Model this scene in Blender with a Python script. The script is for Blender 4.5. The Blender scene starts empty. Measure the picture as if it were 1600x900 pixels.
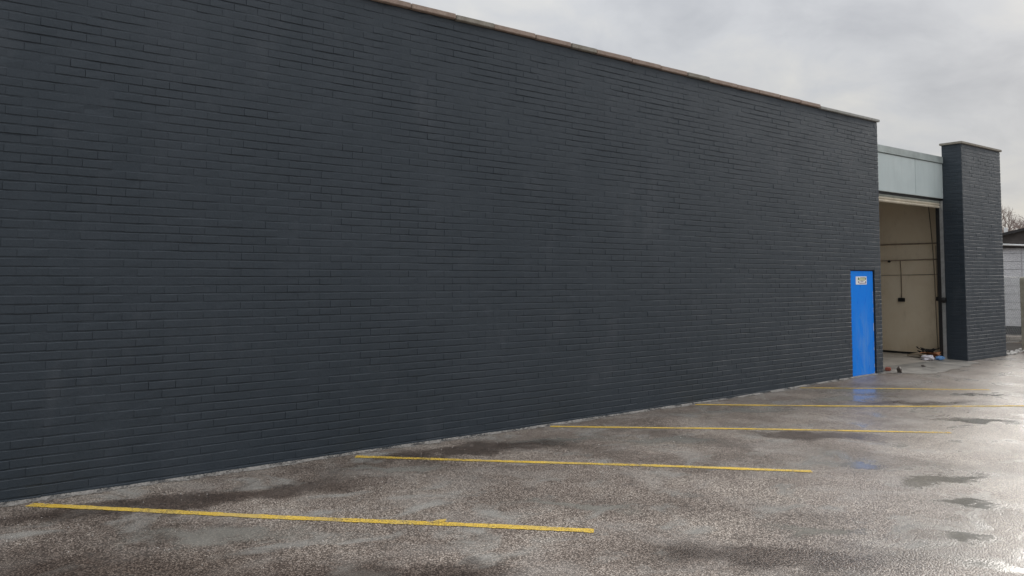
import bpy, bmesh, math, random
import numpy as np
from mathutils import Vector, Matrix

random.seed(7)
rng = np.random.default_rng(11)
R = math.radians
scene = bpy.context.scene
col = scene.collection

# ------------------------------------------------------------------ camera
CAM_H = 1.8
PITCH = math.atan(0.0553)
cam_data = bpy.data.cameras.new('camera')
cam_data.sensor_width = 36.0
cam_data.sensor_fit = 'HORIZONTAL'
cam_data.lens = 36.0 * 1230.0 / 1600.0
cam_data.shift_y = -85.0 / 1600.0          # the photo is an off-centre crop of a taller frame
cam_data.clip_start = 0.05
cam_data.clip_end = 4000.0
cam = bpy.data.objects.new('camera', cam_data)
cam.location = (0, 0, CAM_H)
cam.rotation_euler = (R(90) + PITCH, 0, 0)
col.objects.link(cam)
scene.camera = cam

# ------------------------------------------------------------------ sun and sky
SUN_AZ, SUN_EL = 48.0, 22.0               # degrees right of the view axis, above the horizon
sun_data = bpy.data.lights.new('sun', 'SUN')
sun_data.energy = 1.35
sun_data.angle = R(32)
sun_data.color = (1.0, 0.95, 0.88)
sun = bpy.data.objects.new('sun', sun_data)
sd = Vector((math.sin(R(SUN_AZ)) * math.cos(R(SUN_EL)), math.cos(R(SUN_AZ)) * math.cos(R(SUN_EL)), math.sin(R(SUN_EL))))
sun.rotation_euler = sd.to_track_quat('Z', 'Y').to_euler()
col.objects.link(sun)

world = bpy.data.worlds.new('World')
scene.world = world
world.use_nodes = True


def build_sky():
    nt = world.node_tree
    nt.nodes.clear()
    N = lambda t: nt.nodes.new(t)
    L = nt.links.new
    out = N('ShaderNodeOutputWorld')
    bg = N('ShaderNodeBackground')
    L(bg.outputs[0], out.inputs[0])
    sky = N('ShaderNodeTexSky')
    sky.sky_type = 'NISHITA'
    sky.sun_disc = False
    sky.sun_elevation = R(SUN_EL)
    sky.sun_rotation = R(SUN_AZ)
    sk = N('ShaderNodeVectorMath'); sk.operation = 'SCALE'; sk.inputs['Scale'].default_value = 0.10
    L(sky.outputs[0], sk.inputs[0])
    tc = N('ShaderNodeTexCoord')
    sep = N('ShaderNodeSeparateXYZ'); L(tc.outputs['Generated'], sep.inputs[0])

    def M(op, a, b=None, c=None, clamp=False):
        m = N('ShaderNodeMath'); m.operation = op; m.use_clamp = clamp
        for i, q in enumerate((a, b, c)):
            if q is None: continue
            if isinstance(q, (int, float)): m.inputs[i].default_value = q
            else: L(q, m.inputs[i])
        return m.outputs[0]
    zz = M('ADD', M('MAXIMUM', sep.outputs[2], 0.0), 0.40)
    comb = N('ShaderNodeCombineXYZ')
    L(M('DIVIDE', sep.outputs[0], zz), comb.inputs[0])
    L(M('DIVIDE', sep.outputs[1], zz), comb.inputs[1])

    def noise(scale, det, rough, dist, off):
        ad = N('ShaderNodeVectorMath'); ad.operation = 'ADD'; L(comb.outputs[0], ad.inputs[0]); ad.inputs[1].default_value = off
        n = N('ShaderNodeTexNoise'); n.inputs['Scale'].default_value = scale; n.inputs['Detail'].default_value = det
        n.inputs['Roughness'].default_value = rough; n.inputs['Distortion'].default_value = dist
        L(ad.outputs[0], n.inputs['Vector']); return n.outputs['Fac']
    n1 = noise(1.7, 5, 0.52, 0.3, (3.1, 7.7, 0))
    n2 = noise(5.5, 5, 0.55, 0.4, (11.2, 1.4, 0))
    d = M('ADD', M('MULTIPLY', n1, 0.55), M('MULTIPLY', n2, 0.45))
    ramp = N('ShaderNodeValToRGB')
    L(d, ramp.inputs[0])
    e = ramp.color_ramp.elements
    e[0].position = 0.36; e[0].color = (0.44, 0.452, 0.48, 1)
    e[1].position = 0.64; e[1].color = (0.67, 0.66, 0.635, 1)
    m_ = e.new(0.50); m_.color = (0.555, 0.565, 0.585, 1)
    # an even overcast layer, somewhat brighter overhead (standard overcast sky)
    sin_el = M('MAXIMUM', sep.outputs[2], 0.0)
    grad = M('ADD', M('MULTIPLY', M('MULTIPLY', sin_el, sin_el), 1.60), 0.545)
    cl = N('ShaderNodeVectorMath'); cl.operation = 'SCALE'
    L(ramp.outputs[0], cl.inputs[0]); L(grad, cl.inputs['Scale'])
    mix = N('ShaderNodeMix'); mix.data_type = 'RGBA'
    mix.inputs[0].default_value = 0.96
    L(sk.outputs[0], mix.inputs[6]); L(cl.outputs[0], mix.inputs[7])
    L(mix.outputs[2], bg.inputs[0])
    bg.inputs[1].default_value = 1.0


build_sky()
scene.view_settings.view_transform = 'Standard'
scene.view_settings.look = 'None'
scene.view_settings.exposure = 0.7
scene.view_settings.gamma = 1.0
scene.view_settings.use_curve_mapping = False
scene.render.engine = 'CYCLES'
scene.cycles.use_denoising = True
scene.cycles.max_bounces = 5

# ------------------------------------------------------------------ frame of the yard
# local x runs along the painted wall (away from the viewer), local y goes into the building
ORIGIN = Vector((6.778, 14.483, 0.0))
ROT = R(37.129)
FRAME = Matrix.Translation(ORIGIN) @ Matrix.Rotation(ROT, 4, 'Z')
_fn = [FRAME[0][0], FRAME[0][1], FRAME[1][0], FRAME[1][1]]


def to_px(s, n, z):
    """pixel (1600 wide) of a point of the yard, only used to rank bricks by size in view"""
    x = ORIGIN.x + _fn[0] * s + _fn[1] * n
    y = ORIGIN.y + _fn[2] * s + _fn[3] * n
    h = z - CAM_H
    c, sn = math.cos(PITCH), math.sin(PITCH)
    Z = y * c + h * sn
    Y = -y * sn + h * c
    return 800 + 1230 * x / Z, 365 - 1230 * Y / Z, Z


def sm(t):
    t = max(0.0, min(1.0, t)); return t * t * (3 - 2 * t)


def gh(s, n):
    """height of the tarmac"""
    return 0.045 * sm((s + 4.2) / 3.8) + 0.0022 * math.sin(s * 1.7 + n * 0.6) + 0.0022 * math.sin(n * 1.9 - s * 0.5 + 1.0)


# ------------------------------------------------------------------ materials
class NT:
    def __init__(self, name):
        self.m = bpy.data.materials.new(name)
        self.m.use_nodes = True
        self.t = self.m.node_tree
        self.t.nodes.clear()
        self.out = self.N('ShaderNodeOutputMaterial')
        self.b = self.N('ShaderNodeBsdfPrincipled')
        self.L(self.b.outputs[0], self.out.inputs[0])
        self.tc = self.N('ShaderNodeTexCoord')
        self.P = self.tc.outputs['Object']

    def N(self, t): return self.t.nodes.new(t)
    def L(self, a, b): self.t.links.new(a, b)

    def put(self, sock, v):
        if isinstance(v, (int, float)): sock.default_value = v
        elif isinstance(v, (tuple, list)):
            sock.default_value = tuple(v) + ((1,) if len(v) == 3 and len(sock.default_value) == 4 else ())
        else: self.L(v, sock)

    def math(self, op, a, b=None, c=None, clamp=False):
        m = self.N('ShaderNodeMath'); m.operation = op; m.use_clamp = clamp
        for i, q in enumerate((a, b, c)):
            if q is not None: self.put(m.inputs[i], q)
        return m.outputs[0]

    def vmap(self, scale=(1, 1, 1), loc=(0, 0, 0), src=None):
        m = self.N('ShaderNodeMapping'); self.L(src or self.P, m.inputs[0])
        m.inputs['Scale'].default_value = scale; m.inputs['Location'].default_value = loc
        return m.outputs[0]

    def noise(self, scale, detail=4, rough=0.55, dist=0.0, vec=None, out='Fac'):
        n = self.N('ShaderNodeTexNoise')
        self.L(vec or self.P, n.inputs['Vector'])
        n.inputs['Scale'].default_value = scale; n.inputs['Detail'].default_value = detail
        n.inputs['Roughness'].default_value = rough; n.inputs['Distortion'].default_value = dist
        return n.outputs[out]

    def vor(self, scale, feature='F1', vec=None, out='Distance', rnd=1.0):
        n = self.N('ShaderNodeTexVoronoi'); n.feature = feature
        self.L(vec or self.P, n.inputs['Vector']); n.inputs['Scale'].default_value = scale
        n.inputs['Randomness'].default_value = rnd
        return n.outputs[out]

    def ramp(self, v, stops, smooth=False):
        r = self.N('ShaderNodeValToRGB'); self.L(v, r.inputs[0])
        if smooth: r.color_ramp.interpolation = 'EASE'
        e = r.color_ramp.elements
        while len(e) < len(stops): e.new(0.5)
        for i, (p, c) in enumerate(stops):
            e[i].position = p
            e[i].color = (c, c, c, 1) if isinstance(c, (int, float)) else tuple(c) + (1,)
        return r.outputs[0]

    def mix(self, f, a, b, blend='MIX'):
        m = self.N('ShaderNodeMix'); m.data_type = 'RGBA'; m.blend_type = blend
        self.put(m.inputs[0], f)
        for k, q in ((6, a), (7, b)):
            if isinstance(q, (int, float)): q = (q, q, q)
            self.put(m.inputs[k], q)
        return m.outputs[2]

    def bump(self, h, strength=0.5, dist=0.01, normal=None):
        b = self.N('ShaderNodeBump'); self.L(h, b.inputs['Height'])
        self.put(b.inputs['Strength'], strength); b.inputs['Distance'].default_value = dist
        if normal: self.L(normal, b.inputs['Normal'])
        return b.outputs[0]

    def set(self, **k):
        names = {'color': 'Base Color', 'rough': 'Roughness', 'metal': 'Metallic', 'normal': 'Normal', 'spec': 'Specular IOR Level', 'alpha': 'Alpha', 'ior': 'IOR',
                 'coat': 'Coat Weight', 'coat_rough': 'Coat Roughness'}
        for a, v in k.items(): self.put(self.b.inputs[names[a]], v)
        return self.m


def world_pos(t):
    g = t.N('ShaderNodeNewGeometry')
    return g.outputs['Position']


def mat_paint():
    t = NT('anthracite_masonry_paint')
    t.P = world_pos(t)
    n_big = t.noise(0.55, 4, 0.6)
    streak = t.noise(1.0, 4, 0.6, 0.3, vec=t.vmap((2.6, 2.6, 0.42)))
    bloom = t.noise(1.0, 5, 0.62, 0.5, vec=t.vmap((1.9, 1.9, 1.2), (4, 2, 9)))
    fine = t.noise(60, 4, 0.6)
    c = t.mix(t.ramp(n_big, [(0.3, 0.0), (0.7, 1.0)]), (0.0245, 0.037, 0.050), (0.035, 0.048, 0.062))
    c = t.mix(t.math('MULTIPLY', t.ramp(streak, [(0.46, 0.0), (0.72, 1.0)]), 0.22), c, (0.062, 0.074, 0.091))
    c = t.mix(t.math('MULTIPLY', t.ramp(bloom, [(0.58, 0.0), (0.76, 1.0)]), 0.42), c, (0.080, 0.091, 0.106))
    c = t.mix(0.22, c, t.ramp(fine, [(0.3, (0.018, 0.023, 0.03)), (0.7, (0.055, 0.065, 0.078))]))
    rough = t.ramp(t.noise(3.0, 4, 0.6), [(0.3, 0.36), (0.7, 0.52)])
    h = t.math('ADD', t.math('MULTIPLY', t.noise(22, 4, 0.6), 0.7), t.math('MULTIPLY', fine, 0.4))
    return t.set(color=c, rough=rough, normal=t.bump(h, 0.42, 0.006), spec=0.42)


def mat_coping(name, a, b, seed):
    t = NT(name)
    t.P = world_pos(t)
    n = t.noise(9, 6, 0.65, vec=t.vmap((1, 1, 1), (seed, 0, 0)))
    g = t.noise(140, 3, 0.6)
    c = t.mix(t.ramp(n, [(0.35, 0.0), (0.68, 1.0)]), a, b)
    c = t.mix(t.math('MULTIPLY', t.ramp(g, [(0.42, 0.0), (0.62, 1.0)]), 0.5), c, tuple(x * 0.55 for x in a))
    c = t.mix(t.math('MULTIPLY', t.ramp(t.noise(4, 5, 0.7), [(0.55, 0.0), (0.7, 1.0)]), 0.35), c, (0.12, 0.13, 0.09))
    return t.set(color=c, rough=0.85, normal=t.bump(g, 0.6, 0.004))


# puddles and wet hollows: centre (s, n), half length, half width, angle in degrees
PUDDLES = [(-2.2, -0.85, 1.0, 0.42, -30), (-3.1, -1.1, 1.1, 0.36, -25), (-1.30, -2.2, 0.60, 0.13, -44), (-3.4, -3.1, 0.75, 0.22, -50),
           (-6.75, -4.15, 0.75, 0.20, -8), (-7.35, -4.57, 0.38, 0.22, -15), (-8.3, -4.9, 0.30, 0.18, -40), (-8.7, -5.32, 0.42, 0.18, -60),
           (-8.95, -4.2, 0.50, 0.14, -55), (-6.9, -3.35, 0.40, 0.19, -45), (-10.55, -0.70, 0.60, 0.14, -28), (-7.5, -1.5, 0.85, 0.24, -42),
           (-5.2, -0.75, 1.1, 0.28, -25), (-9.9, -2.75, 0.6, 0.14, -45), (-12.4, -1.75, 0.7, 0.24, -30), (-8.3, -0.75, 0.8, 0.22, -25)]
# patches of darker, smoother tarmac
DARK_AREAS = [(-13.4, -2.2, 1.8, 0.75, -40), (-11.9, -3.4, 1.2, 0.45, -40), (-12.3, -0.75, 1.6, 0.28, -12), (-9.6, -4.4, 0.8, 0.32, -50), (-9.4, -0.55, 1.2, 0.22, -12), (-5.9, -2.35, 0.8, 0.2, -45), (-2.6, -2.0, 0.9, 0.2, -40)]


def mat_tarmac():
    t = NT('wet_worn_tarmac')
    P = t.P
    warp = t.noise(2.3, 5, 0.62, out='Color')
    off = t.N('ShaderNodeVectorMath'); off.operation = 'SUBTRACT'; t.L(warp, off.inputs[0]); off.inputs[1].default_value = (0.5, 0.5, 0.5)
    sc = t.N('ShaderNodeVectorMath'); sc.operation = 'SCALE'; t.L(off.outputs[0], sc.inputs[0]); sc.inputs['Scale'].default_value = 0.95
    ad = t.N('ShaderNodeVectorMath'); ad.operation = 'ADD'; t.L(P, ad.inputs[0]); t.L(sc.outputs[0], ad.inputs[1])
    WP = ad.outputs[0]
    def blobs(items):
      field = None
      for (s, n, a, b, ang) in items:
        m = t.N('ShaderNodeMapping'); m.vector_type = 'TEXTURE'
        t.L(WP, m.inputs[0])
        m.inputs['Location'].default_value = (s, n, 0)
        m.inputs['Rotation'].default_value = (0, 0, R(ang))
        m.inputs['Scale'].default_value = (a, b, 1000.0)
        ln = t.N('ShaderNodeVectorMath'); ln.operation = 'LENGTH'; t.L(m.outputs[0], ln.inputs[0])
        v = ln.outputs['Value']
        field = v if field is None else t.math('SMOOTH_MIN', field, v, 0.25)
      return field
    field = blobs(PUDDLES)
    dark_area = t.ramp(t.math('MULTIPLY', blobs(DARK_AREAS), 0.5), [(0.25, 1.0), (0.68, 0.0)], True)
    damp = t.ramp(t.math('MULTIPLY', field, 0.4), [(0.30, 1.0), (0.85, 0.0)], True)
    wetn = t.ramp(t.noise(0.8, 5, 0.6, 0.4), [(0.36, 0.0), (0.66, 1.0)])
    film = t.ramp(t.noise(1.6, 6, 0.62, 0.6, vec=t.vmap((1.0, 1.5, 1), (5, 3, 0))), [(0.54, 0.0), (0.68, 1.0)])   # thin film of water
    chipn = t.math('MULTIPLY', t.math('SUBTRACT', t.noise(38, 3, 0.7), 0.5), 0.9)
    pud = t.ramp(t.math('ADD', field, chipn), [(0.30, 0.90), (1.35, 0.0)], True)           # standing water
    water = t.math('MAXIMUM', pud, t.math('MULTIPLY', film, 0.70))
    # aggregate
    vn = t.N('ShaderNodeTexVoronoi'); t.L(P, vn.inputs['Vector']); vn.inputs['Scale'].default_value = 82
    cs = t.N('ShaderNodeSeparateColor'); t.L(vn.outputs['Color'], cs.inputs[0])
    dist = vn.outputs['Distance']
    chip = t.ramp(cs.outputs[0], [(0.0, (0.18, 0.153, 0.135)), (0.35, (0.36, 0.324, 0.294)), (0.72, (0.47, 0.436, 0.402)), (0.93, (0.58, 0.555, 0.52)), (1.0, (0.62, 0.60, 0.57))])
    binder = t.ramp(dist, [(0.25, 0.0), (0.62, 1.0)])
    c = t.mix(binder, chip, (0.095, 0.084, 0.075))
    tone = t.noise(0.75, 6, 0.64, 0.5)
    c = t.mix(1.0, c, t.ramp(tone, [(0.36, (0.62, 0.545, 0.49)), (0.5, (1.05, 0.96, 0.90)), (0.64, (1.34, 1.26, 1.18))]), 'MULTIPLY')
    silt = t.ramp(t.noise(1.3, 6, 0.65, 0.4, vec=t.vmap((1, 1, 1), (9, 2, 0))), [(0.50, 0.0), (0.72, 1.0)])
    c = t.mix(t.math('MULTIPLY', silt, 0.45), c, (0.40, 0.38, 0.355))
    c = t.mix(t.math('MULTIPLY', film, 0.65), c, (0.38, 0.375, 0.35))
    c = t.mix(t.math('MULTIPLY', damp, 0.35), c, t.mix(1.0, c, (0.55, 0.53, 0.52), 'MULTIPLY'))
    c = t.mix(t.math('MULTIPLY', pud, 0.70), c, (0.25, 0.246, 0.22))
    stain = t.ramp(t.noise(2.1, 5, 0.7, 0.5, vec=t.vmap((1, 1, 1), (2, 8, 0))), [(0.60, 0.0), (0.70, 1.0)])
    c = t.mix(t.math('MULTIPLY', stain, 0.40), c, (0.07, 0.062, 0.057))
    c = t.mix(t.math('MULTIPLY', dark_area, 0.95), c, t.mix(1.0, c, (0.36, 0.32, 0.30), 'MULTIPLY'))
    rough = t.ramp(t.math('MAXIMUM', wetn, dark_area), [(0.0, 0.48), (1.0, 0.30)])
    rough = t.mix(water, rough, 0.075)
    hgt = t.math('ADD', t.math('MULTIPLY', t.ramp(dist, [(0.0, 1.0), (0.75, 0.0)]), 0.7), t.math('MULTIPLY', cs.outputs[1], 0.5))
    hgt = t.math('ADD', hgt, t.math('MULTIPLY', t.noise(45, 3, 0.6), 0.5))
    bs = t.math('MULTIPLY', t.math('SUBTRACT', 1.0, t.math('MULTIPLY', water, 0.985), clamp=True), 0.60)
    nrm = t.bump(hgt, bs, 0.006)
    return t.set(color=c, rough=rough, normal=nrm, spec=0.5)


def mat_yellow():
    t = NT('worn_yellow_road_paint')
    n = t.noise(7, 6, 0.7)
    g = t.vor(105, out='Color')
    cs = t.N('ShaderNodeSeparateColor'); t.L(g, cs.inputs[0])
    worn = t.math('ADD', t.math('MULTIPLY', t.noise(1.1, 4, 0.6), 0.55), t.math('ADD', t.math('MULTIPLY', n, 0.45), t.math('MULTIPLY', cs.outputs[0], 0.22)))
    a = t.ramp(worn, [(0.62, 1.0), (0.70, 0.65), (0.79, 0.12)])
    c = t.mix(t.ramp(n, [(0.3, 0.0), (0.7, 1.0)]), (0.66, 0.43, 0.045), (0.78, 0.56, 0.12))
    c = t.mix(t.math('MULTIPLY', t.ramp(cs.outputs[1], [(0.6, 0.0), (0.95, 1.0)]), 0.6), c, (0.22, 0.15, 0.06))
    c = t.mix(t.math('MULTIPLY', t.ramp(t.noise(2.6, 5, 0.65), [(0.48, 0.0), (0.62, 1.0)]), 0.5), c, (0.42, 0.34, 0.17))
    h = t.vor(105)
    return t.set(color=c, rough=0.7, spec=0.25, alpha=a, normal=t.bump(h, 0.5, 0.004))


def mat_plain(name, c, rough=0.6, metal=0.0, var=0.25, scale=6.0, bump=0.2, bscale=60.0, spec=0.5, wp=False):
    t = NT(name)
    if wp: t.P = world_pos(t)
    n = t.noise(scale, 5, 0.62)
    cc = t.mix(t.ramp(n, [(0.3, 0.0), (0.7, 1.0)]), tuple(x * (1 - var) for x in c), tuple(min(1, x * (1 + var)) for x in c))
    return t.set(color=cc, rough=rough, metal=metal, spec=spec, normal=t.bump(t.noise(bscale, 4, 0.6), bump, 0.004))


def mat_door():
    t = NT('glossy_blue_door_paint')      # object coords: x along the door, z up (yard coordinates)
    sep = t.N('ShaderNodeSeparateXYZ'); t.L(t.P, sep.inputs[0])
    n = t.noise(5, 5, 0.6, vec=t.vmap((3, 1, 0.7)))
    c = t.mix(t.ramp(n, [(0.35, 0.0), (0.7, 1.0)]), (0.0, 0.23, 0.95), (0.0, 0.27, 0.98))
    # faded and scuffed lower middle
    scuff = t.noise(4.0, 6, 0.65, 0.6, vec=t.vmap((2.2, 1, 0.55), (1, 0, 3)))
    low = t.ramp(sep.outputs[2], [(0.05, 1.0), (0.75, 1.0), (1.0, 0.0)])
    lowz = t.math('MULTIPLY', t.math('SUBTRACT', 1.0, t.math('DIVIDE', sep.outputs[2], 1.45), clamp=True), 2.2, clamp=True)
    midx = t.math('SUBTRACT', 1.0, t.math('MULTIPLY', t.math('ABSOLUTE', t.math('ADD', sep.outputs[0], 0.60)), 2.6), clamp=True)
    c = t.mix(t.math('MULTIPLY', t.math('MULTIPLY', t.ramp(scuff, [(0.38, 0.0), (0.62, 1.0)]), 0.75), t.math('MULTIPLY', lowz, midx)), c, (0.13, 0.36, 0.85))
    # chipped paint along the lock edge
    edge = t.ramp(t.math('ADD', sep.outputs[0], 1.0), [(0.725, 0.0), (0.745, 1.0)])
    chips = t.ramp(t.noise(7, 5, 0.7), [(0.53, 0.0), (0.56, 1.0)])
    c = t.mix(t.math('MULTIPLY', edge, chips), c, (0.75, 0.77, 0.75))
    return t.set(color=c, rough=t.ramp(n, [(0.3, 0.25), (0.7, 0.42)]), spec=0.12, normal=t.bump(t.noise(12, 3, 0.5), 0.08, 0.004))


def mat_plaster():
    t = NT('stained_cream_plaster')
    sep = t.N('ShaderNodeSeparateXYZ'); t.L(t.P, sep.inputs[0])
    n = t.noise(1.4, 6, 0.65, 0.3)
    c = t.mix(t.ramp(n, [(0.3, 0.0), (0.7, 1.0)]), (0.80, 0.68, 0.50), (0.88, 0.78, 0.61))
    c = t.mix(t.math('MULTIPLY', t.ramp(t.noise(5, 6, 0.7, vec=t.vmap((1, 1, 0.35))), [(0.55, 0.0), (0.7, 1.0)]), 0.25), c, (0.45, 0.35, 0.23))
    damp = t.math('SUBTRACT', 1.0, t.math('MULTIPLY', t.math('ADD', sep.outputs[2], t.math('MULTIPLY', n, 0.5)), 1.3), clamp=True)
    c = t.mix(t.math('MULTIPLY', damp, 0.55), c, (0.58, 0.43, 0.25))
    return t.set(color=c, rough=0.8, normal=t.bump(t.noise(14, 5, 0.6), 0.25, 0.01))


def mat_concrete(name, a, b, sc=2.0):
    t = NT(name)
    n = t.noise(sc, 6, 0.65, 0.5)
    f = t.noise(70, 4, 0.6)
    c = t.mix(t.ramp(n, [(0.35, 0.0), (0.65, 1.0)]), a, b)
    c = t.mix(0.25, c, t.ramp(f, [(0.3, 0.1), (0.7, 0.5)]))
    return t.set(color=c, rough=t.ramp(n, [(0.3, 0.35), (0.7, 0.75)]), normal=t.bump(f, 0.4, 0.004))


def mat_fillet():
    t = NT('crumbling_mortar_fillet')
    n = t.noise(3.5, 6, 0.65)
    f = t.noise(40, 4, 0.6)
    c = t.mix(t.ramp(f, [(0.35, 0.0), (0.65, 1.0)]), (0.18, 0.168, 0.156), (0.31, 0.295, 0.275))
    a = t.ramp(t.math('ADD', t.math('MULTIPLY', n, 0.95), t.math('MULTIPLY', f, 0.2)), [(0.46, 0.10), (0.60, 1.0)])
    return t.set(color=c, rough=0.85, alpha=a, normal=t.bump(f, 0.6, 0.006))


def mat_galv():
    t = NT('pale_green_grey_steel_sheet')
    n = t.noise(1.2, 5, 0.6, 0.4)
    c = t.mix(t.ramp(n, [(0.3, 0.0), (0.7, 1.0)]), (0.50, 0.58, 0.585), (0.60, 0.68, 0.68))
    c = t.mix(t.math('MULTIPLY', t.ramp(t.noise(2, 5, 0.6, vec=t.vmap((3, 1, 0.4))), [(0.5, 0.0), (0.75, 1.0)]), 0.25), c, (0.36, 0.41, 0.41))
    return t.set(color=c, rough=0.42, spec=0.5, normal=t.bump(t.noise(1.6, 2, 0.5), 0.15, 0.02))


def mat_render_wall():
    t = NT('white_rough_cast_render')
    n = t.noise(1.5, 6, 0.65)
    v = t.vor(28)
    c = t.mix(t.ramp(n, [(0.3, 0.0), (0.7, 1.0)]), (0.62, 0.62, 0.64), (0.78, 0.78, 0.79))
    c = t.mix(t.math('MULTIPLY', t.ramp(v, [(0.35, 0.0), (0.6, 1.0)]), 0.35), c, (0.36, 0.36, 0.38))
    return t.set(color=c, rough=0.9, normal=t.bump(v, 0.5, 0.015))


M = dict(
    paint=mat_paint(),
    pink=mat_coping('pink_sandstone_coping', (0.33, 0.245, 0.20), (0.45, 0.36, 0.30), 0.0),
    grey=mat_coping('lichen_grey_coping', (0.27, 0.245, 0.205), (0.38, 0.355, 0.305), 5.0),
    pale=mat_coping('pale_concrete_coping', (0.34, 0.34, 0.32), (0.46, 0.46, 0.43), 9.0),
    tarmac=mat_tarmac(), yellow=mat_yellow(), door=mat_door(), plaster=mat_plaster(), galv=mat_galv(),
    capping=mat_plain('grey_green_capping_strip', (0.36, 0.41, 0.40), 0.5, 0.0, 0.2, 3),
    dark=mat_plain('near_black_paint', (0.018, 0.019, 0.021), 0.6, 0, 0.3, 8),
    slate=mat_plain('dark_steel', (0.05, 0.055, 0.06), 0.45, 0.3, 0.3, 8),
    cream=mat_plain('cream_shutter_slat', (0.66, 0.60, 0.48), 0.45, 0, 0.15, 4),
    greyslat=mat_plain('grey_green_shutter_slat', (0.36, 0.39, 0.36), 0.45, 0, 0.15, 4),
    rail=mat_plain('galvanised_guide_rail', (0.50, 0.52, 0.53), 0.35, 0.6, 0.2, 10),
    conc=mat_concrete('worn_concrete_floor', (0.34, 0.30, 0.25), (0.55, 0.49, 0.41), 2.4),
    apron=mat_concrete('damp_concrete_apron', (0.13, 0.12, 0.105), (0.34, 0.31, 0.265), 3.2),
    fillet=mat_fillet(),
    mortar=mat_concrete('pale_mortar_threshold', (0.13, 0.122, 0.115), (0.36, 0.35, 0.33), 9.0),
    white=mat_plain('white_plastic', (0.88, 0.89, 0.88), 0.5, 0, 0.06, 10),
    offwhite=mat_render_wall(),
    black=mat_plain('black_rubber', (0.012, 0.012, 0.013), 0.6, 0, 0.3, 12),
    brown=mat_plain('brown_conduit', (0.27, 0.21, 0.155), 0.6, 0, 0.3, 8),
    post=mat_concrete('mossy_concrete_post', (0.24, 0.22, 0.15), (0.40, 0.37, 0.28), 5.0),
    wire=mat_plain('galvanised_wire', (0.36, 0.37, 0.37), 0.45, 0.5, 0.2, 9),
    block=mat_plain('buff_concrete_block', (0.42, 0.36, 0.30), 0.85, 0, 0.25, 5, 0.5),
    soil=mat_plain('dark_damp_soil', (0.045, 0.036, 0.028), 0.9, 0, 0.4, 8, 0.8, 30),
    felt=mat_plain('dark_roofing_felt', (0.040, 0.038, 0.038), 0.85, 0, 0.3, 6),
    fascia=mat_plain('weathered_brown_fascia', (0.085, 0.075, 0.070), 0.8, 0, 0.35, 5),
    redbrick=mat_plain('broken_red_brick', (0.30, 0.085, 0.055), 0.85, 0, 0.3, 20, 0.6),
    stone=mat_plain('dark_wet_stone', (0.07, 0.055, 0.045), 0.5, 0, 0.4, 20, 0.6),
    chalk=mat_plain('pale_rubble_stone', (0.52, 0.50, 0.47), 0.85, 0, 0.25, 15, 0.5),
    wood=mat_plain('weathered_board', (0.40, 0.33, 0.24), 0.8, 0, 0.25, 14),
    orange=mat_plain('orange_cardboard', (0.50, 0.24, 0.12), 0.8, 0, 0.2, 10),
    blue=mat_plain('blue_plastic_sack', (0.12, 0.26, 0.50), 0.4, 0, 0.25, 10),
    bag=mat_plain('white_plastic_bag', (0.66, 0.63, 0.68), 0.45, 0, 0.15, 18),
    green=mat_plain('dark_green_sign_ink', (0.05, 0.12, 0.06), 0.5, 0, 0.1, 8),
    lime=mat_plain('pale_yellow_sign_ink', (0.62, 0.64, 0.42), 0.5, 0, 0.1, 8),
    purple=mat_plain('purple_sign_ink', (0.12, 0.08, 0.26), 0.5, 0, 0.1, 8),
    whitewash=mat_plain('whitewashed_wall', (0.82, 0.79, 0.72), 0.85, 0, 0.06, 2),
    bark=mat_plain('bare_twig_bark', (0.26, 0.21, 0.19), 0.85, 0, 0.3, 3),  # bark lightened, distance haze put into the colour
)


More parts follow.
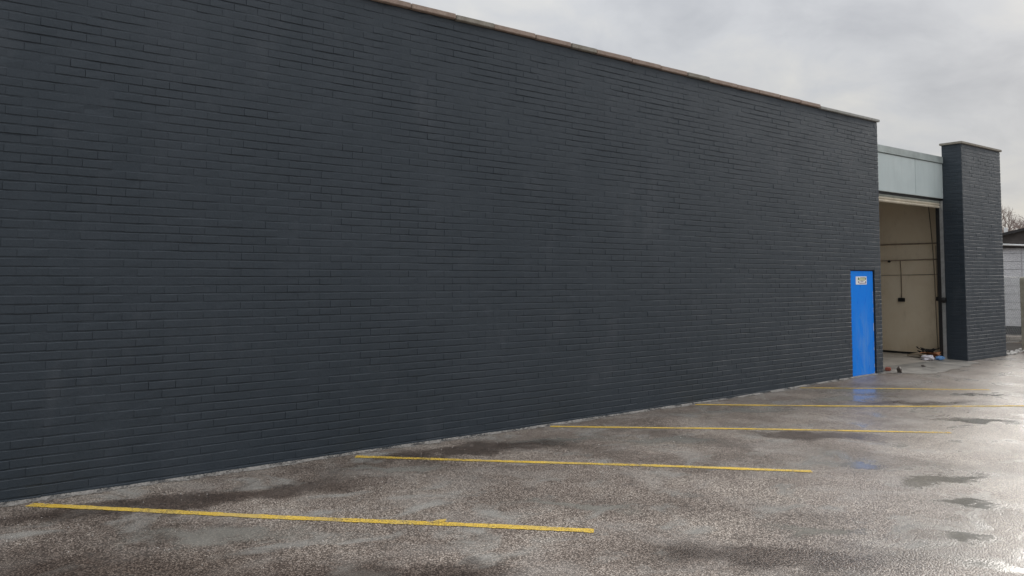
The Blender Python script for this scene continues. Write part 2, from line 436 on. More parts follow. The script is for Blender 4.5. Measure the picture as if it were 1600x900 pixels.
# ------------------------------------------------------------------ mesh helpers
class MB:
    def __init__(self): self.v, self.f = [], []

    def box(self, x0, x1, y0, y1, z0, z1):
        b = len(self.v)
        self.v += [(x, y, z) for z in (z0, z1) for y in (y0, y1) for x in (x0, x1)]
        self.f += [tuple(b + i for i in q) for q in ((0, 2, 3, 1), (4, 5, 7, 6), (0, 1, 5, 4), (2, 6, 7, 3), (0, 4, 6, 2), (1, 3, 7, 5))]
        return self

    def prism(self, pts, y0, y1):
        """polygon in the x-z plane, extruded along y"""
        b, k = len(self.v), len(pts)
        self.v += [(x, y0, z) for x, z in pts] + [(x, y1, z) for x, z in pts]
        self.f.append(tuple(b + i for i in range(k)))
        self.f.append(tuple(b + k + i for i in reversed(range(k))))
        for i in range(k):
            j = (i + 1) % k
            self.f.append((b + i, b + k + i, b + k + j, b + j))
        return self

    def sheet(self, nx, ny, fn):
        b = len(self.v)
        for j in range(ny + 1):
            for i in range(nx + 1): self.v.append(fn(i / nx, j / ny))
        for j in range(ny):
            for i in range(nx):
                a = b + j * (nx + 1) + i
                self.f.append((a, a + 1, a + nx + 2, a + nx + 1))
        return self

    def tube(self, pts, rad, seg=6):
        pts = [Vector(p) for p in pts]
        rads = rad if isinstance(rad, (list, tuple)) else [rad] * len(pts)
        b = len(self.v)
        for i, p in enumerate(pts):
            d = (pts[min(i + 1, len(pts) - 1)] - pts[max(i - 1, 0)])
            if d.length < 1e-9: d = Vector((0, 0, 1))
            d.normalize()
            a = d.cross(Vector((0, 0, 1)) if abs(d.z) < 0.9 else Vector((1, 0, 0))).normalized()
            c = d.cross(a)
            for k in range(seg):
                t = 2 * math.pi * k / seg
                self.v.append(tuple(p + (a * math.cos(t) + c * math.sin(t)) * rads[i]))
        for i in range(len(pts) - 1):
            for k in range(seg):
                k2 = (k + 1) % seg
                self.f.append((b + i * seg + k, b + i * seg + k2, b + (i + 1) * seg + k2, b + (i + 1) * seg + k))
        self.f.append(tuple(b + k for k in reversed(range(seg))))
        self.f.append(tuple(b + (len(pts) - 1) * seg + k for k in range(seg)))
        return self

    def lump(self, c, r, seed=0, sub=1, jit=0.25):
        bm = bmesh.new()
        bmesh.ops.create_icosphere(bm, subdivisions=sub, radius=1.0)
        rr = random.Random(seed)
        b = len(self.v)
        for q in bm.verts:
            k = 1 + rr.uniform(-jit, jit)
            self.v.append((c[0] + q.co.x * r[0] * k, c[1] + q.co.y * r[1] * k, c[2] + q.co.z * r[2] * k))
        for q in bm.faces: self.f.append(tuple(b + w.index for w in q.verts))
        bm.free()
        return self

    def mesh(self, name, mat, smooth=False, bevel=0.0):
        me = bpy.data.meshes.new(name)
        me.from_pydata(self.v, [], self.f)
        if bevel > 0:
            bm = bmesh.new(); bm.from_mesh(me)
            bmesh.ops.bevel(bm, geom=list(bm.edges), offset=bevel, segments=2, affect='EDGES', clamp_overlap=True)
            bm.to_mesh(me); bm.free()
        me.materials.append(mat)
        if smooth: me.polygons.foreach_set('use_smooth', [True] * len(me.polygons))
        me.update()
        return me

    def build(self, name, mat, parent=None, smooth=False, bevel=0.0):
        return put(name, self.mesh(name, mat, smooth, bevel), parent)


def put(name, me, parent=None):
    o = bpy.data.objects.new(name, me)
    col.objects.link(o)
    if parent: o.parent = parent
    else: o.matrix_world = FRAME
    return o


def tag(o, label=None, cat=None, group=None, kind=None):
    if label: o['label'] = label
    if cat: o['category'] = cat
    if group: o['group'] = group
    if kind: o['kind'] = kind
    return o


def empty(name, label, cat, group=None, at=(0, 0, 0)):
    o = bpy.data.objects.new(name, None)
    col.objects.link(o)
    o.empty_display_size = 0.3
    o.matrix_world = FRAME @ Matrix.Translation(at)
    return tag(o, label, cat, group)


# ------------------------------------------------------------------ ground
def axis(lo, hi, step, far):
    a = list(np.arange(lo, hi + 1e-6, step))
    left, right, d = [], [], step
    x = lo
    while x > -far: d *= 1.7; x -= d; left.append(x)
    d, x = step, hi
    while x < far: d *= 1.7; x += d; right.append(x)
    return left[::-1] + a + right


xs, ys = axis(-20, 12, 0.25, 1500), axis(-14, 4, 0.25, 1500)
g = MB()
for y in ys:
    for x in xs: g.v.append((x, y, gh(x, y)))
nx = len(xs)
for j in range(len(ys) - 1):
    for i in range(nx - 1):
        a = j * nx + i
        g.f.append((a, a + 1, a + nx + 1, a + nx))
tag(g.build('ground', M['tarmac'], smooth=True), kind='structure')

# concrete apron in front of the doorway and a mortar fillet along the wall foot
ap = MB()
APX = [(0.02, -0.05), (0.7, -0.62), (1.5, -0.50), (2.3, -0.42), (3.1, -0.28), (3.9, -0.13), (4.8, -0.10), (5.4, -0.05)]


def ap_edge(s):
    for (a, b), (c, d) in zip(APX, APX[1:]):
        if a <= s <= c: return b + (d - b) * (s - a) / (c - a)
    return -0.05


def apron_pt(u, v):
    s = 0.02 + u * 3.41
    e = ap_edge(s) + 0.03 * math.sin(s * 9) + 0.02 * math.sin(s * 23)
    n = e + (0.47 - e) * v
    return (s, n, gh(s, n) + 0.004 + 0.010 * sm(v * 1.4))


ap.sheet(48, 10, apron_pt)
tag(ap.build('concrete_apron', M['apron'], smooth=True), kind='structure')

fl = MB()


def fillet_pt(u, v):
    s = -20 + u * 20.0
    w = 0.050 + 0.016 * math.sin(s * 3.1) + 0.012 * math.sin(s * 7.7 + 1) + 0.010 * math.sin(s * 19) + random.uniform(-0.014, 0.014)
    n = -w * (1 - v) + 0.004 * v
    return (s, n, gh(s, n) + 0.003 + 0.022 * v * v)


fl.sheet(620, 3, fillet_pt)
tag(fl.build('mortar_fillet', M['fillet'], smooth=True), kind='structure')

# ------------------------------------------------------------------ parking bay lines
LINES = [((-13.37, -0.115), (-10.246, -3.267), 'yellow bay line nearest the viewer, ending in the open yard'),
         ((-10.568, -0.127), (-7.442, -3.214), 'second yellow bay line from the viewer'),
         ((-7.967, -0.06), (-4.518, -3.157), 'middle one of the five yellow bay lines'),
         ((-5.291, -0.05), (-1.70, -3.20), 'fourth yellow bay line, running out of the picture at the right'),
         ((-2.73, -0.06), (-0.72, -2.07), 'short faded yellow bay line just before the blue door')]
for k, (a, b, lab) in enumerate(LINES):
    a, b = Vector(a), Vector(b)
    d = (b - a).normalized(); pn = Vector((-d.y, d.x)); ln = (b - a).length
    w = (0.086, 0.082, 0.080, 0.078, 0.066)[k]
    mb = MB()

    def lp(u, v, a=a, d=d, pn=pn, ln=ln, w=w, k=k):
        q = a + d * (u * ln) + pn * ((v - 0.5) * w * (1 + 0.07 * math.sin(u * 31 + k) + 0.05 * math.sin(u * 77)) + 0.006 * math.sin(u * 9 + k) + (random.uniform(-0.005, 0.005) if abs(v - 0.5) > 0.4 else 0))
        return (q.x, q.y, gh(q.x, q.y) + 0.004)
    mb.sheet(170, 2, lp)
    if k == 0:       # a drip of paint left by the brush
        c = a + d * (ln * 0.745) + pn * 0.055
        ring = [(c.x + 0.06 * math.cos(t) * (1 + 0.2 * math.sin(3 * t)), c.y + 0.035 * math.sin(t)) for t in [i * math.pi / 6 for i in range(12)]]
        bidx = len(mb.v)
        mb.v += [(x, y, gh(x, y) + 0.0065) for x, y in ring]
        mb.f.append(tuple(range(bidx, bidx + 12)))
    tag(mb.build('bay_line', M['yellow']), lab, 'road marking', 'yellow parking bay lines')

# ------------------------------------------------------------------ warehouse
house = empty('warehouse', 'long flat warehouse with anthracite painted brick wall and open loading bay', 'building')
CO, BR = 0.075, 0.225
Z0, NC = -0.03, 62
TOP = Z0 + NC * CO + 0.04   # top of the brickwork, about 4.66


RISE = 0.00155


def zr(s, z):
    """the courses spread very slightly towards the near end"""
    return z * (1 - RISE * s)


def brick_mesh(length, seed, side, hgt=0.0655):
    r = random.Random(seed)
    hl, hh = length / 2, hgt / 2
    V, F = [], []
    rings = ((0.034, 0.0, 0.0), (0.003, 0.0, 0.0), (0.0, side, 0.0034))
    cj = [(r.uniform(-.0002, .0002), r.uniform(-.0012, .0012)) for _ in range(4)]
    dj = [r.uniform(-.0012, .0012) for _ in range(4)]
    for y, ins, inz in rings:
        for i, (sx, sz) in enumerate(((-1, -1), (1, -1), (1, 1), (-1, 1))):
            V.append((sx * (hl - ins) + cj[i][0], y + (dj[i] if y < 0.03 else 0), sz * (hh - inz) + cj[i][1]))
    for k in range(2):
        for i in range(4):
            j = (i + 1) % 4
            F.append((k * 4 + i, k * 4 + j, (k + 1) * 4 + j, (k + 1) * 4 + i))
    F.append((8, 9, 10, 11))
    return V, F


# painted-over perpends: most are filled flush, some still show as a thin slot
VAR = [brick_mesh(0.2245, 100 + i, 0.0002) if i % 4 else brick_mesh(0.2222, 100 + i, 0.0012) for i in range(12)]


def course_layout(x0, x1, zc0, nc, holes=()):
    """stretcher bond: list of (xc, zc, length)"""
    out = []
    for k in range(nc):
        zc = Z0 + (k + zc0 + 0.5) * CO
        x = x1 - (0.0 if k % 2 == 0 else BR / 2)
        ends = [x1] if k % 2 else []
        if k % 2: out.append((x1 - BR / 4 + 0.0, zc, 0.1097))
        while x > x0 + 0.06:
            a = max(x - BR, x0)
            out.append(((x + a) / 2, zc, x - a - 0.0028))
            x = a
    res = []
    for xc, zc, l in out:
        pieces = [(xc - l / 2, xc + l / 2)]
        for (hx0, hx1, hz0, hz1) in holes:
            if hz0 < zc < hz1:
                np_ = []
                for a, b in pieces:
                    if b <= hx0 or a >= hx1: np_.append((a, b))
                    else:
                        if a < hx0 - 0.02: np_.append((a, hx0))
                        if b > hx1 + 0.02: np_.append((hx1, b))
                pieces = np_
        for a, b in pieces:
            if b - a > 0.02: res.append(((a + b) / 2, zc, b - a))
    return res


def joined_bricks(name, items, mat, parent, place):
    """items: (xc, zc, length); place(x, y, z) maps brick coordinates to yard coordinates"""
    mb = MB()
    for i, (xc, zc, l) in enumerate(items):
        V, F = VAR[rng.integers(len(VAR))]
        k = l / 0.2222
        dy = float(rng.normal(0, 0.0008)); dz = float(rng.normal(0, 0.0009)); tl = float(rng.normal(0, 0.0035))
        b = len(mb.v)
        for x, y, z in V:
            xx = x * k if abs(k - 1) > 0.03 else x
            mb.v.append(place(xc + xx, y + dy, zc + dz + z + tl * xx))
        mb.f += [tuple(b + q for q in f) for f in F]
    return tag(mb.build(name, mat, parent), kind='stuff')


DOOR = (-1.035, -0.225, -1.0, 1.935)

# backing: the bedding mortar, painted over, with uneven recess
bk = MB()
NXB, XL = 190, -20.0


def back_pt(u, v):
    x = XL + u * (0.0 - XL) - 0.004 * (u > 0.999)
    z = -0.1 + v * (TOP + 0.1)
    r = 0.0038 + 0.0024 * math.sin(x * 2.3 + z * 5.1) + 0.0018 * math.sin(x * 6.9 - z * 17.0) + float(rng.normal(0, 0.0016))
    return (x, max(0.0015, min(0.0105, r)), zr(x, z))


pts = {}
nzb = 124
for j in range(nzb + 1):
    for i in range(NXB + 1): pts[(i, j)] = back_pt(i / NXB, j / nzb)
for j in range(nzb):
    for i in range(NXB):
        q = [pts[(i, j)], pts[(i + 1, j)], pts[(i + 1, j + 1)], pts[(i, j + 1)]]
        xm = sum(p[0] for p in q) / 4; zm = sum(p[2] for p in q) / 4
        if DOOR[0] < xm < DOOR[1] and zm < DOOR[3]: continue
        b = len(bk.v); bk.v += q; bk.f.append((b, b + 1, b + 2, b + 3))
me_tmp = bk.mesh('front_wall', M['paint'])
bm = bmesh.new(); bm.from_mesh(me_tmp); bmesh.ops.remove_doubles(bm, verts=bm.verts, dist=1e-5); bm.to_mesh(me_tmp); bm.free()
wall = put('front_wall', me_tmp, house)
# solid core behind the joints (around the door opening), and the end of the wall
core = MB()
core.box(-20.0, DOOR[0] + 0.0, 0.02, 0.33, -0.1, TOP - 0.004)
core.box(DOOR[0] + 0.001, DOOR[1] - 0.001, 0.021, 0.329, DOOR[3] + 0.0, TOP - 0.005)
core.box(DOOR[1] + 0.0, -0.012, 0.02, 0.33, -0.1, TOP - 0.004)
core.build('wall_core', M['paint'], house)

items = course_layout(-20.0, 0.0, 0, NC, [DOOR])


def px_area(it):
    x, z, l = it
    p = [to_px(x + a * l / 2, 0, zr(x, z) + b * 0.033) for a, b in ((-1, -1), (1, -1), (1, 1), (-1, 1))]
    if any(q[2] < 0.5 for q in p): return 0
    cx_, cy_ = sum(q[0] for q in p) / 4, sum(q[1] for q in p) / 4
    if not (4 < cx_ < 1596 and 4 < cy_ < 896): return 0
    a = 0
    for i in range(4): a += p[i][0] * p[(i + 1) % 4][1] - p[(i + 1) % 4][0] * p[i][1]
    return abs(a) / 2


full = [it for it in items if abs(it[2] - 0.2222) < 0.002]
ranked = sorted(full, key=px_area, reverse=True)[:300]
chosen = set(ranked)
var_me = []
for V, F in VAR:
    me = bpy.data.meshes.new('brick'); me.from_pydata(V, [], F); me.materials.append(M['paint']); var_me.append(me)
for xc, zc, l in ranked:
    o = bpy.data.objects.new('brick', var_me[rng.integers(len(var_me))])
    col.objects.link(o)
    o.parent = wall
    o.location = (xc, float(rng.normal(0, 0.0011)), zr(xc, zc) + float(rng.normal(0, 0.0009)))
    o.rotation_euler = (0, float(rng.normal(0, 0.0035)) + RISE * zc, 0)
rest = [it for it in items if it not in chosen]
joined_bricks('brickwork', rest, M['paint'], wall, lambda x, y, z: (x, y, zr(x, z)))
# bricks of the wall's end face
joined_bricks('end_brickwork', [(0.055 + 0.112 * (1 if k % 2 else 1), Z0 + (k + .5) * CO, 0.21) for k in range(NC)], M['paint'], wall,
              lambda x, y, z: (-y + 0.0, x + 0.045 - 0.05 * 0, z))

# copings along the wall head: joints as in the photo, then on at the same pitch
J = [-1.926, -2.513, -3.088, -3.633, -4.182, -4.851, -5.338, -5.907, -6.479, -7.133, -7.578, -8.155, -8.787, -9.327, -9.912, -10.5]
while J[-1] > -20: J.append(J[-1] - 0.58 + random.uniform(-.02, .02))
tone = {(-5.338): 'grey', (-7.578): 'grey', (-9.327): 'grey'}
for a, b in zip(J, J[1:]):
    m = 'grey' if b in tone else ('pink' if random.random() < 0.93 or b > -9.9 else 'grey')
    dz = random.uniform(-.004, .004); dn = random.uniform(-.006, .006)
    dz += zr((a + b) / 2, TOP) - TOP
    c = MB().box(b + 0.004, a - 0.004, -0.040 + dn, 0.40, TOP + 0.010 + dz, TOP + 0.066 + dz)
    # uneven lower arris
    c.build('coping_stone', M[m], house, bevel=0.006)
for a, b in ((-0.254, -1.921), (0.035, -0.250)):
    MB().box(b + 0.003, a - 0.003, -0.040, 0.40, TOP + 0.012, TOP + 0.058).build('coping_stone', M['pale'], house, bevel=0.006)
MB().prism([(-20, zr(-20, TOP) - 0.008), (0.0, TOP - 0.008), (0.0, TOP + 0.011), (-20, zr(-20, TOP) + 0.011)], 0.012, 0.34).build('coping_bed', M['dark'], house)

# brick pier to the right of the loading bay
PX0, PX1, PD = 3.43, 5.37, 0.40
pier = MB().box(PX0 + 0.0034, PX1 - 0.0034, 0.0034, PD, -0.1, TOP - 0.03).build('brick_pier', M['paint'], house)
joined_bricks('pier_brickwork', course_layout(PX0 + 0.004, PX1, 0, NC), M['paint'], pier, lambda x, y, z: (x, y, z))
side_items = []
for k in range(NC):
    zc = Z0 + (k + 0.5) * CO
    if k % 2: side_items += [(0.168 + 0.056, zc, 0.2222), (0.366, zc, 0.055)]
    else: side_items += [(0.118, zc, 0.2222 - 0.002), (0.312, zc, 0.16)]
joined_bricks('pier_side_brickwork', side_items, M['paint'], pier, lambda x, y, z: (PX0 + y, x, z))
for a, b in ((PX0 - 0.04, PX0 + 0.62), (PX0 + 0.625, PX0 + 1.29), (PX0 + 1.295, PX1 + 0.035)):
    MB().box(a, b, -0.035, PD + 0.03, TOP - 0.028, TOP + 0.018).build('coping_stone', M['grey'], pier, bevel=0.006)

# fascia over the loading bay
FN = 0.39
MB().box(0.0, 2.216, FN, FN + 0.05, 3.485, 4.232).build('fascia_panel', M['galv'], house, bevel=0.004)
MB().box(2.226, PX0 - 0.004, FN, FN + 0.05, 3.485, 4.232).build('fascia_panel', M['galv'], house, bevel=0.004)
MB().box(0.0, PX0 - 0.004, FN + 0.052, FN + 0.12, 3.44, 4.36).build('fascia_backing', M['dark'], house)
MB().box(0.0, PX0 - 0.006, FN - 0.022, FN + 0.16, 4.242, 4.385).build('capping_strip', M['capping'], house, bevel=0.005)

# roller shutter, nearly fully raised
sh = MB().box(0.10, PX0 - 0.02, FN + 0.20, FN + 0.62, 3.42, 3.95).build('roller_shutter', M['slate'], house)
for i, (z0, z1, m) in enumerate(((3.395, 3.455, 'greyslat'), (3.340, 3.393, 'cream'), (3.285, 3.338, 'cream'))):
    c = MB()
    prof = []
    for t in range(7):
        q = t / 6
        prof.append((FN + 0.085 - 0.020 * math.sin(math.pi * q), z0 + (z1 - z0) * q))
    b = len(c.v)
    for x in (0.0, PX0 - 0.03):
        for y, z in prof: c.v.append((x, y, z))
        for y, z in reversed(prof): c.v.append((x, y + 0.012, z))
    k = len(prof) * 2
    c.f.append(tuple(range(k))); c.f.append(tuple(reversed(range(k, 2 * k))))
    for i_ in range(k):
        j_ = (i_ + 1) % k
        c.f.append((i_, k + i_, k + j_, j_))
    c.build('slat', M[m], sh)
for x0, x1, sg in ((PX0 - 0.020, PX0 - 0.002, 1), (0.002, 0.020, -1)):
    rail = MB().box(x0, x1, PD + 0.046 if sg < 0 else PD + 0.005, PD + 0.074, 0.03, 3.44).build('guide_rail', M['rail'], house)
    MB().box(x0 - 0.004, x1 + 0.004, PD + 0.076, PD + 0.15, 0.03, 3.44).build('channel', M['black'], rail)
MB().box(PX0 + 0.01, PX1 - 0.32, PD + 0.002, PD + 0.16, -0.05, 4.28).build('pier_backing', M['dark'], house)
lk = MB().tube([(PX0 - 0.03, FN + 0.06, 1.31), (PX0 - 0.03, FN + 0.0, 1.31)], [0.062, 0.055], 14)
lk.tube([(PX0 - 0.03, FN + 0.0, 1.31), (PX0 - 0.03, FN - 0.015, 1.31)], 0.03, 10)
lk.build('bump_stop', M['black'], house)

# blue personnel door
door = MB().box(DOOR[0] + 0.028, DOOR[1] - 0.026, 0.022, 0.066, 0.062, DOOR[3] - 0.026).build('door', M['door'], house, bevel=0.003)
fr = MB()
fr.prism([(DOOR[0] + 0.0, -0.05), (DOOR[0] + 0.02, -0.05), (DOOR[0] + 0.02, DOOR[3] - 0.018), (DOOR[1] - 0.018, DOOR[3] - 0.018), (DOOR[1] - 0.018, -0.05), (DOOR[1], -0.05), (DOOR[1], DOOR[3]), (DOOR[0], DOOR[3])], 0.028, 0.10)
fr.build('door_frame', M['dark'], door)
MB().box(DOOR[0], DOOR[1], 0.10, 0.13, -0.05, DOOR[3]).build('door_lining', M['dark'], door)
MB().box(DOOR[0] + 0.02, DOOR[1] - 0.02, -0.03, 0.095, 0.0, 0.058).build('threshold', M['mortar'], door, bevel=0.008)
# notice: 0.36 x 0.15, white board with blurred coloured lettering blocks
nx0, nx1, nz0, nz1 = -0.835, -0.470, 1.668, 1.812
notice = MB().box(nx0, nx1, 0.0185, 0.0215, nz0, nz1).build('notice', M['white'], door)


def ink(x0, x1, z0, z1, m):
    w, h = nx1 - nx0, nz1 - nz0
    MB().box(nx0 + x0 * w, nx0 + x1 * w, 0.0172, 0.0184, nz0 + z0 * h, nz0 + z1 * h).build('print', M[m], notice)


ink(0.30, 0.86, 0.48, 0.80, 'lime')
ink(0.20, 0.29, 0.56, 0.86, 'green'); ink(0.40, 0.86, 0.81, 0.87, 'green'); ink(0.87, 0.93, 0.58, 0.86, 'green')
ink(0.22, 0.30, 0.18, 0.40, 'purple'); ink(0.31, 0.85, 0.13, 0.20, 'purple'); ink(0.86, 0.93, 0.15, 0.40, 'purple'); ink(0.44, 0.70, 0.38, 0.45, 'purple')

# loading bay interior
SW = 3.93
FZ = 0.058
MB().box(-3.0, SW, 0.45, 6.5, -0.1, FZ).build('bay_floor', M['conc'], house)
MB().box(SW, SW + 0.25, PD + 0.162, 6.5, -0.05, 4.29).build('bay_side_wall', M['plaster'], house)
MB().box(-3.2, -3.0, 0.34, 6.5, -0.05, 4.29).build('bay_side_wall', M['whitewash'], house)
MB().box(-3.2, SW + 0.2, 6.5, 6.7, -0.05, 4.29).build('bay_rear_wall', M['whitewash'], house)
MB().box(-3.0, -0.03, 0.332, 0.345, 2.2, 4.29).build('bounce_lining', M['whitewash'], house)  # unseen white panel, added to reflect more daylight into the bay
MB().box(-20.0, -0.02, 0.348, 14.0, 4.30, 4.40).build('flat_roof', M['felt'], house)
MB().box(-0.018, PX1 - 0.02, 0.56, 14.0, 4.30, 4.40).build('flat_roof', M['felt'], house)
MB().box(PX1 - 0.3, PX1 - 0.02, PD + 0.002, 13.99, -0.1, 4.29).build('gable_wall', M['paint'], house)
MB().box(-20.0, PX1, 14.0, 14.2, -0.1, 4.40).build('rear_wall', M['paint'], house)
MB().box(-20.2, -20.0, 0.0, 14.0, -0.1, 4.40).build('gable_wall', M['paint'], house)
MB().box(SW - 0.012, SW, 0.57, 6.5, FZ + 0.002, FZ + 0.045).build('skirting_shadow', M['black'], house)  # dark strip standing in for the shaded gap at the wall foot
MB().box(-3.0, SW, 0.562, 6.5, 4.272, 4.29).build('bounce_ceiling', M['whitewash'], house)  # unseen white ceiling panel, added to bounce daylight onto the side wall
X = SW
MB().box(X - 0.03, X, 0.57, 6.4, 2.54, 2.568).build('wall_batten', M['brown'], house)
cd = MB().tube([(X - 0.02, 0.57, 2.20), (X - 0.02, 6.3, 2.12)], 0.013).build('conduit', M['brown'], house, True)
MB().lump((X - 0.03, 1.85, 2.165), (0.03, 0.045, 0.035), 3).build('junction_box', M['black'], cd)
MB().tube([(X - 0.012, 0.57, 1.866), (X - 0.012, 6.3, 1.76)], 0.007).build('conduit', M['brown'], house, True)
c1 = MB().tube([(X - 0.015, 1.60, 2.18), (X - 0.016, 1.585, 1.8), (X - 0.015, 1.59, 1.33)], 0.009).build('conduit', M['brown'], house, True)
MB().box(X - 0.045, X, 1.518, 1.666, 1.238, 1.325).build('socket_box', M['black'], c1, bevel=0.006)
c2 = MB().tube([(X - 0.015, 0.765, 2.19), (X - 0.015, 0.765, 1.36)], 0.009).tube([(X - 0.015, 0.80, 2.5), (X - 0.015, 0.79, 1.36)], 0.007).build('conduit', M['brown'], house, True)
MB().box(X - 0.05, X, 0.73, 0.815, 1.275, 1.365).build('socket_box', M['black'], c2, bevel=0.006)
cab = [(X - 0.04 - 0.02 * math.sin(t * 3), 0.93 - 0.16 * t - 0.03 * math.sin(t * 4.5), 3.5 - 3.30 * t) for t in [i / 20 for i in range(21)]]
MB().tube(cab, 0.009).build('hanging_cable', M['brown'], house, True)

# ------------------------------------------------------------------ rubbish by the loading bay
pl = MB()
pl.sheet(8, 2, lambda u, v: (3.30 + 0.15 * v - 0.22 * u, 1.20 - 0.52 * u, FZ + 0.045 + 0.05 * math.sin(u * 2.6) + 0.008 * v))
pl.sheet(8, 2, lambda u, v: (3.30 + 0.15 * (1 - v) - 0.22 * u, 1.20 - 0.52 * u, FZ + 0.015 + 0.05 * math.sin(u * 2.6) + 0.008 * (1 - v)))
for q in range(8):
    for side_ in (0, 2):
        a_ = q * 1 + side_ * 9; b_ = 27 + q + (2 - side_) * 9
        pl.f.append((a_, a_ + 1, b_ + 1, b_))
tag(pl.build('broken_board', M['wood']), 'pale broken board lying on the loading bay floor', 'board')
tag(MB().lump((2.90, 0.56, FZ + 0.045), (0.12, 0.13, 0.06), 5, 2, 0.28).build('plastic_bag', M['bag']), 'crumpled white plastic bag beside the broken board', 'bag')
tag(MB().lump((3.06, 0.40, FZ + 0.045), (0.11, 0.085, 0.04), 6, 2, 0.34).build('plastic_sack', M['blue']), 'crumpled blue plastic sack in the rubbish by the shutter rail', 'sack')
ob = MB().sheet(5, 4, lambda u, v: (3.16 + 0.22 * u, 0.86 - 0.36 * v, FZ + 0.10 + 0.03 * math.sin(u * 5 + v * 3) + 0.02 * v))
ob.sheet(5, 4, lambda u, v: (3.16 + 0.22 * u, 0.86 - 0.36 * (1 - v), FZ + 0.05 + 0.03 * math.sin(u * 5 + (1 - v) * 3) + 0.02 * (1 - v)))
tag(ob.build('cardboard_piece', M['orange']), 'flattened orange cardboard on top of the rubbish', 'cardboard')
hp = MB()
rr = random.Random(4)
for k in range(8):
    a0 = rr.uniform(0, 6.28); r0 = rr.uniform(0.08, 0.19)
    hp.tube([(3.55 + r0 * math.cos(a0 + t * 0.5) * 0.9, 0.86 + r0 * 1.3 * math.sin(a0 + t * 0.5), FZ + 0.04 + 0.020 * k + 0.03 * math.sin(t + k)) for t in range(13)], 0.009)
tag(hp.build('cable_coil', M['black'], smooth=True), 'tangled heap of black cable at the foot of the bay wall', 'cable')
tag(MB().lump((3.58, 0.86, FZ + 0.04), (0.15, 0.22, 0.06), 9, 2, 0.3).build('rubble_heap', M['stone']), 'dark dirt heap under the tangled cable', 'rubble')
tag(MB().box(-0.10, 0.10, -0.05, 0.05, 0, 0.055).build('brick_fragment', M['redbrick'], bevel=0.012), 'broken red brick lying at the end of the painted wall', 'brick')
bpy.data.objects['brick_fragment'].matrix_world = FRAME @ Matrix.Translation((0.40, 0.12, gh(.4, .1) + 0.012)) @ Matrix.Rotation(R(25), 4, 'Z')
tag(MB().lump((0.30, -0.14, gh(.3, -.1) + 0.045), (0.05, 0.055, 0.075), 12, 1, 0.3).build('stone', M['stone']), 'upright dark stone on the tarmac by the wall end', 'stone')
tag(MB().lump((1.55, 0.02, gh(1.5, 0) + 0.03), (0.05, 0.05, 0.03), 13, 1, 0.3).build('stone', M['stone']), 'small flat dark stone on the concrete apron', 'stone')

# ------------------------------------------------------------------ yard beyond the pier
FX = 5.39
fence = empty('chain_link_fence', 'chain link fence with mossy concrete post beside the brick pier', 'fence')
FY = 0.12
for s in (6.86, 9.6, 12.3):
    p = MB()
    p.prism([(s - 0.085, -0.1), (s + 0.085, -0.1), (s + 0.08, 1.70), (s + 0.06, 1.78), (s + 0.02, 1.81), (s - 0.02, 1.81), (s - 0.06, 1.78), (s - 0.08, 1.70)], FY - 0.085, FY + 0.085)
    p.build('post', M['post'], fence, bevel=0.008)
wm = MB()
nz_ = 34
for i in range(int((9.7 - FX) / 0.052)):
    x = FX + i * 0.052
    sgn = 1 if i % 2 else -1
    pts_ = [(x + (0.026 if j % 2 else -0.026) * sgn + 0.026, FY + 0.095 + (0.003 if j % 2 else -0.003), 0.28 + j * 0.046) for j in range(nz_)]
    wm.tube(pts_, 0.0034, 3)
for z in (0.30, 1.05, 1.80): wm.tube([(FX, FY + 0.095, z), (9.7, FY + 0.095, z)], 0.0028, 4)
tag(wm.build('wire_mesh', M['wire'], fence), kind='stuff')

# low white outbuilding behind the fence; built square to its own front
def out_frame():
    base = FRAME @ Vector((12.6, 2.9, 0))
    return Matrix.Translation(base) @ Matrix.Rotation(R(-31), 4, 'Z')


ob_ = bpy.data.objects.new('outbuilding', None); col.objects.link(ob_)
ob_.matrix_world = out_frame()
tag(ob_, 'low white rough-cast outbuilding with dark sloping roof behind the fence', 'building')
W0, W1 = -1.2, 7.5
RIDGE, RZ = 3.2, 3.84
roof_z = lambda x: RZ - 0.25 * abs(x - RIDGE)
MB().prism([(W0, 0.0), (W1, 0.0), (W1, roof_z(W1) - 0.05), (RIDGE, RZ - 0.05), (W0, roof_z(W0) - 0.05)], 0.03, 6.0).build('wall', M['offwhite'], ob_)
rows = [0.30, 0.55, 0.80, 1.03, 1.28, 1.53, 1.78, 2.03, 2.28, 2.53, 2.72]
for j in range(len(rows) - 1):
    x = W0
    while x < W1 - 0.1:
        x1 = min(x + 0.9, W1)
        if rows[j + 1] < min(roof_z(x), roof_z(x1)):
            MB().box(x + 0.008, x1 - 0.008, random.uniform(0, .006), 0.029, rows[j] + 0.007, rows[j + 1] - 0.007).build('wall_panel', M['offwhite'], ob_)
        x = x1
MB().box(W0, W1, 0.012, 0.029, 0.0, 0.296).build('plinth', M['black'], ob_)
MB().prism([(W0 - 0.2, 2.74), (W1 + 0.2, 2.74), (W1 + 0.2, roof_z(W1 + .2)), (RIDGE, RZ), (W0 - 0.2, roof_z(W0 - .2))], -0.10, 0.0).build('gable_board', M['fascia'], ob_)
for a_, b_ in ((W0 - 0.3, RIDGE), (RIDGE, W1 + 0.3)):
    MB().prism([(a_, roof_z(a_) + 0.002), (b_, roof_z(b_) + 0.002), (b_, roof_z(b_) + 0.085), (a_, roof_z(a_) + 0.085)], -0.25, 6.2).build('roof', M['felt'], ob_)
MB().tube([(W0 - 0.2, -0.14, 2.80), (W0 + 1.2, -0.14, 2.81), (W0 + 2.0, -0.14, 2.76), (W1, -0.14, 2.74)], 0.03, 8).build('gutter', M['white'], ob_, True)
MB().box(0.18, 0.29, 0.6, 0.75, 3.0, 3.36).build('vent_stack', M['white'], ob_, bevel=0.01)

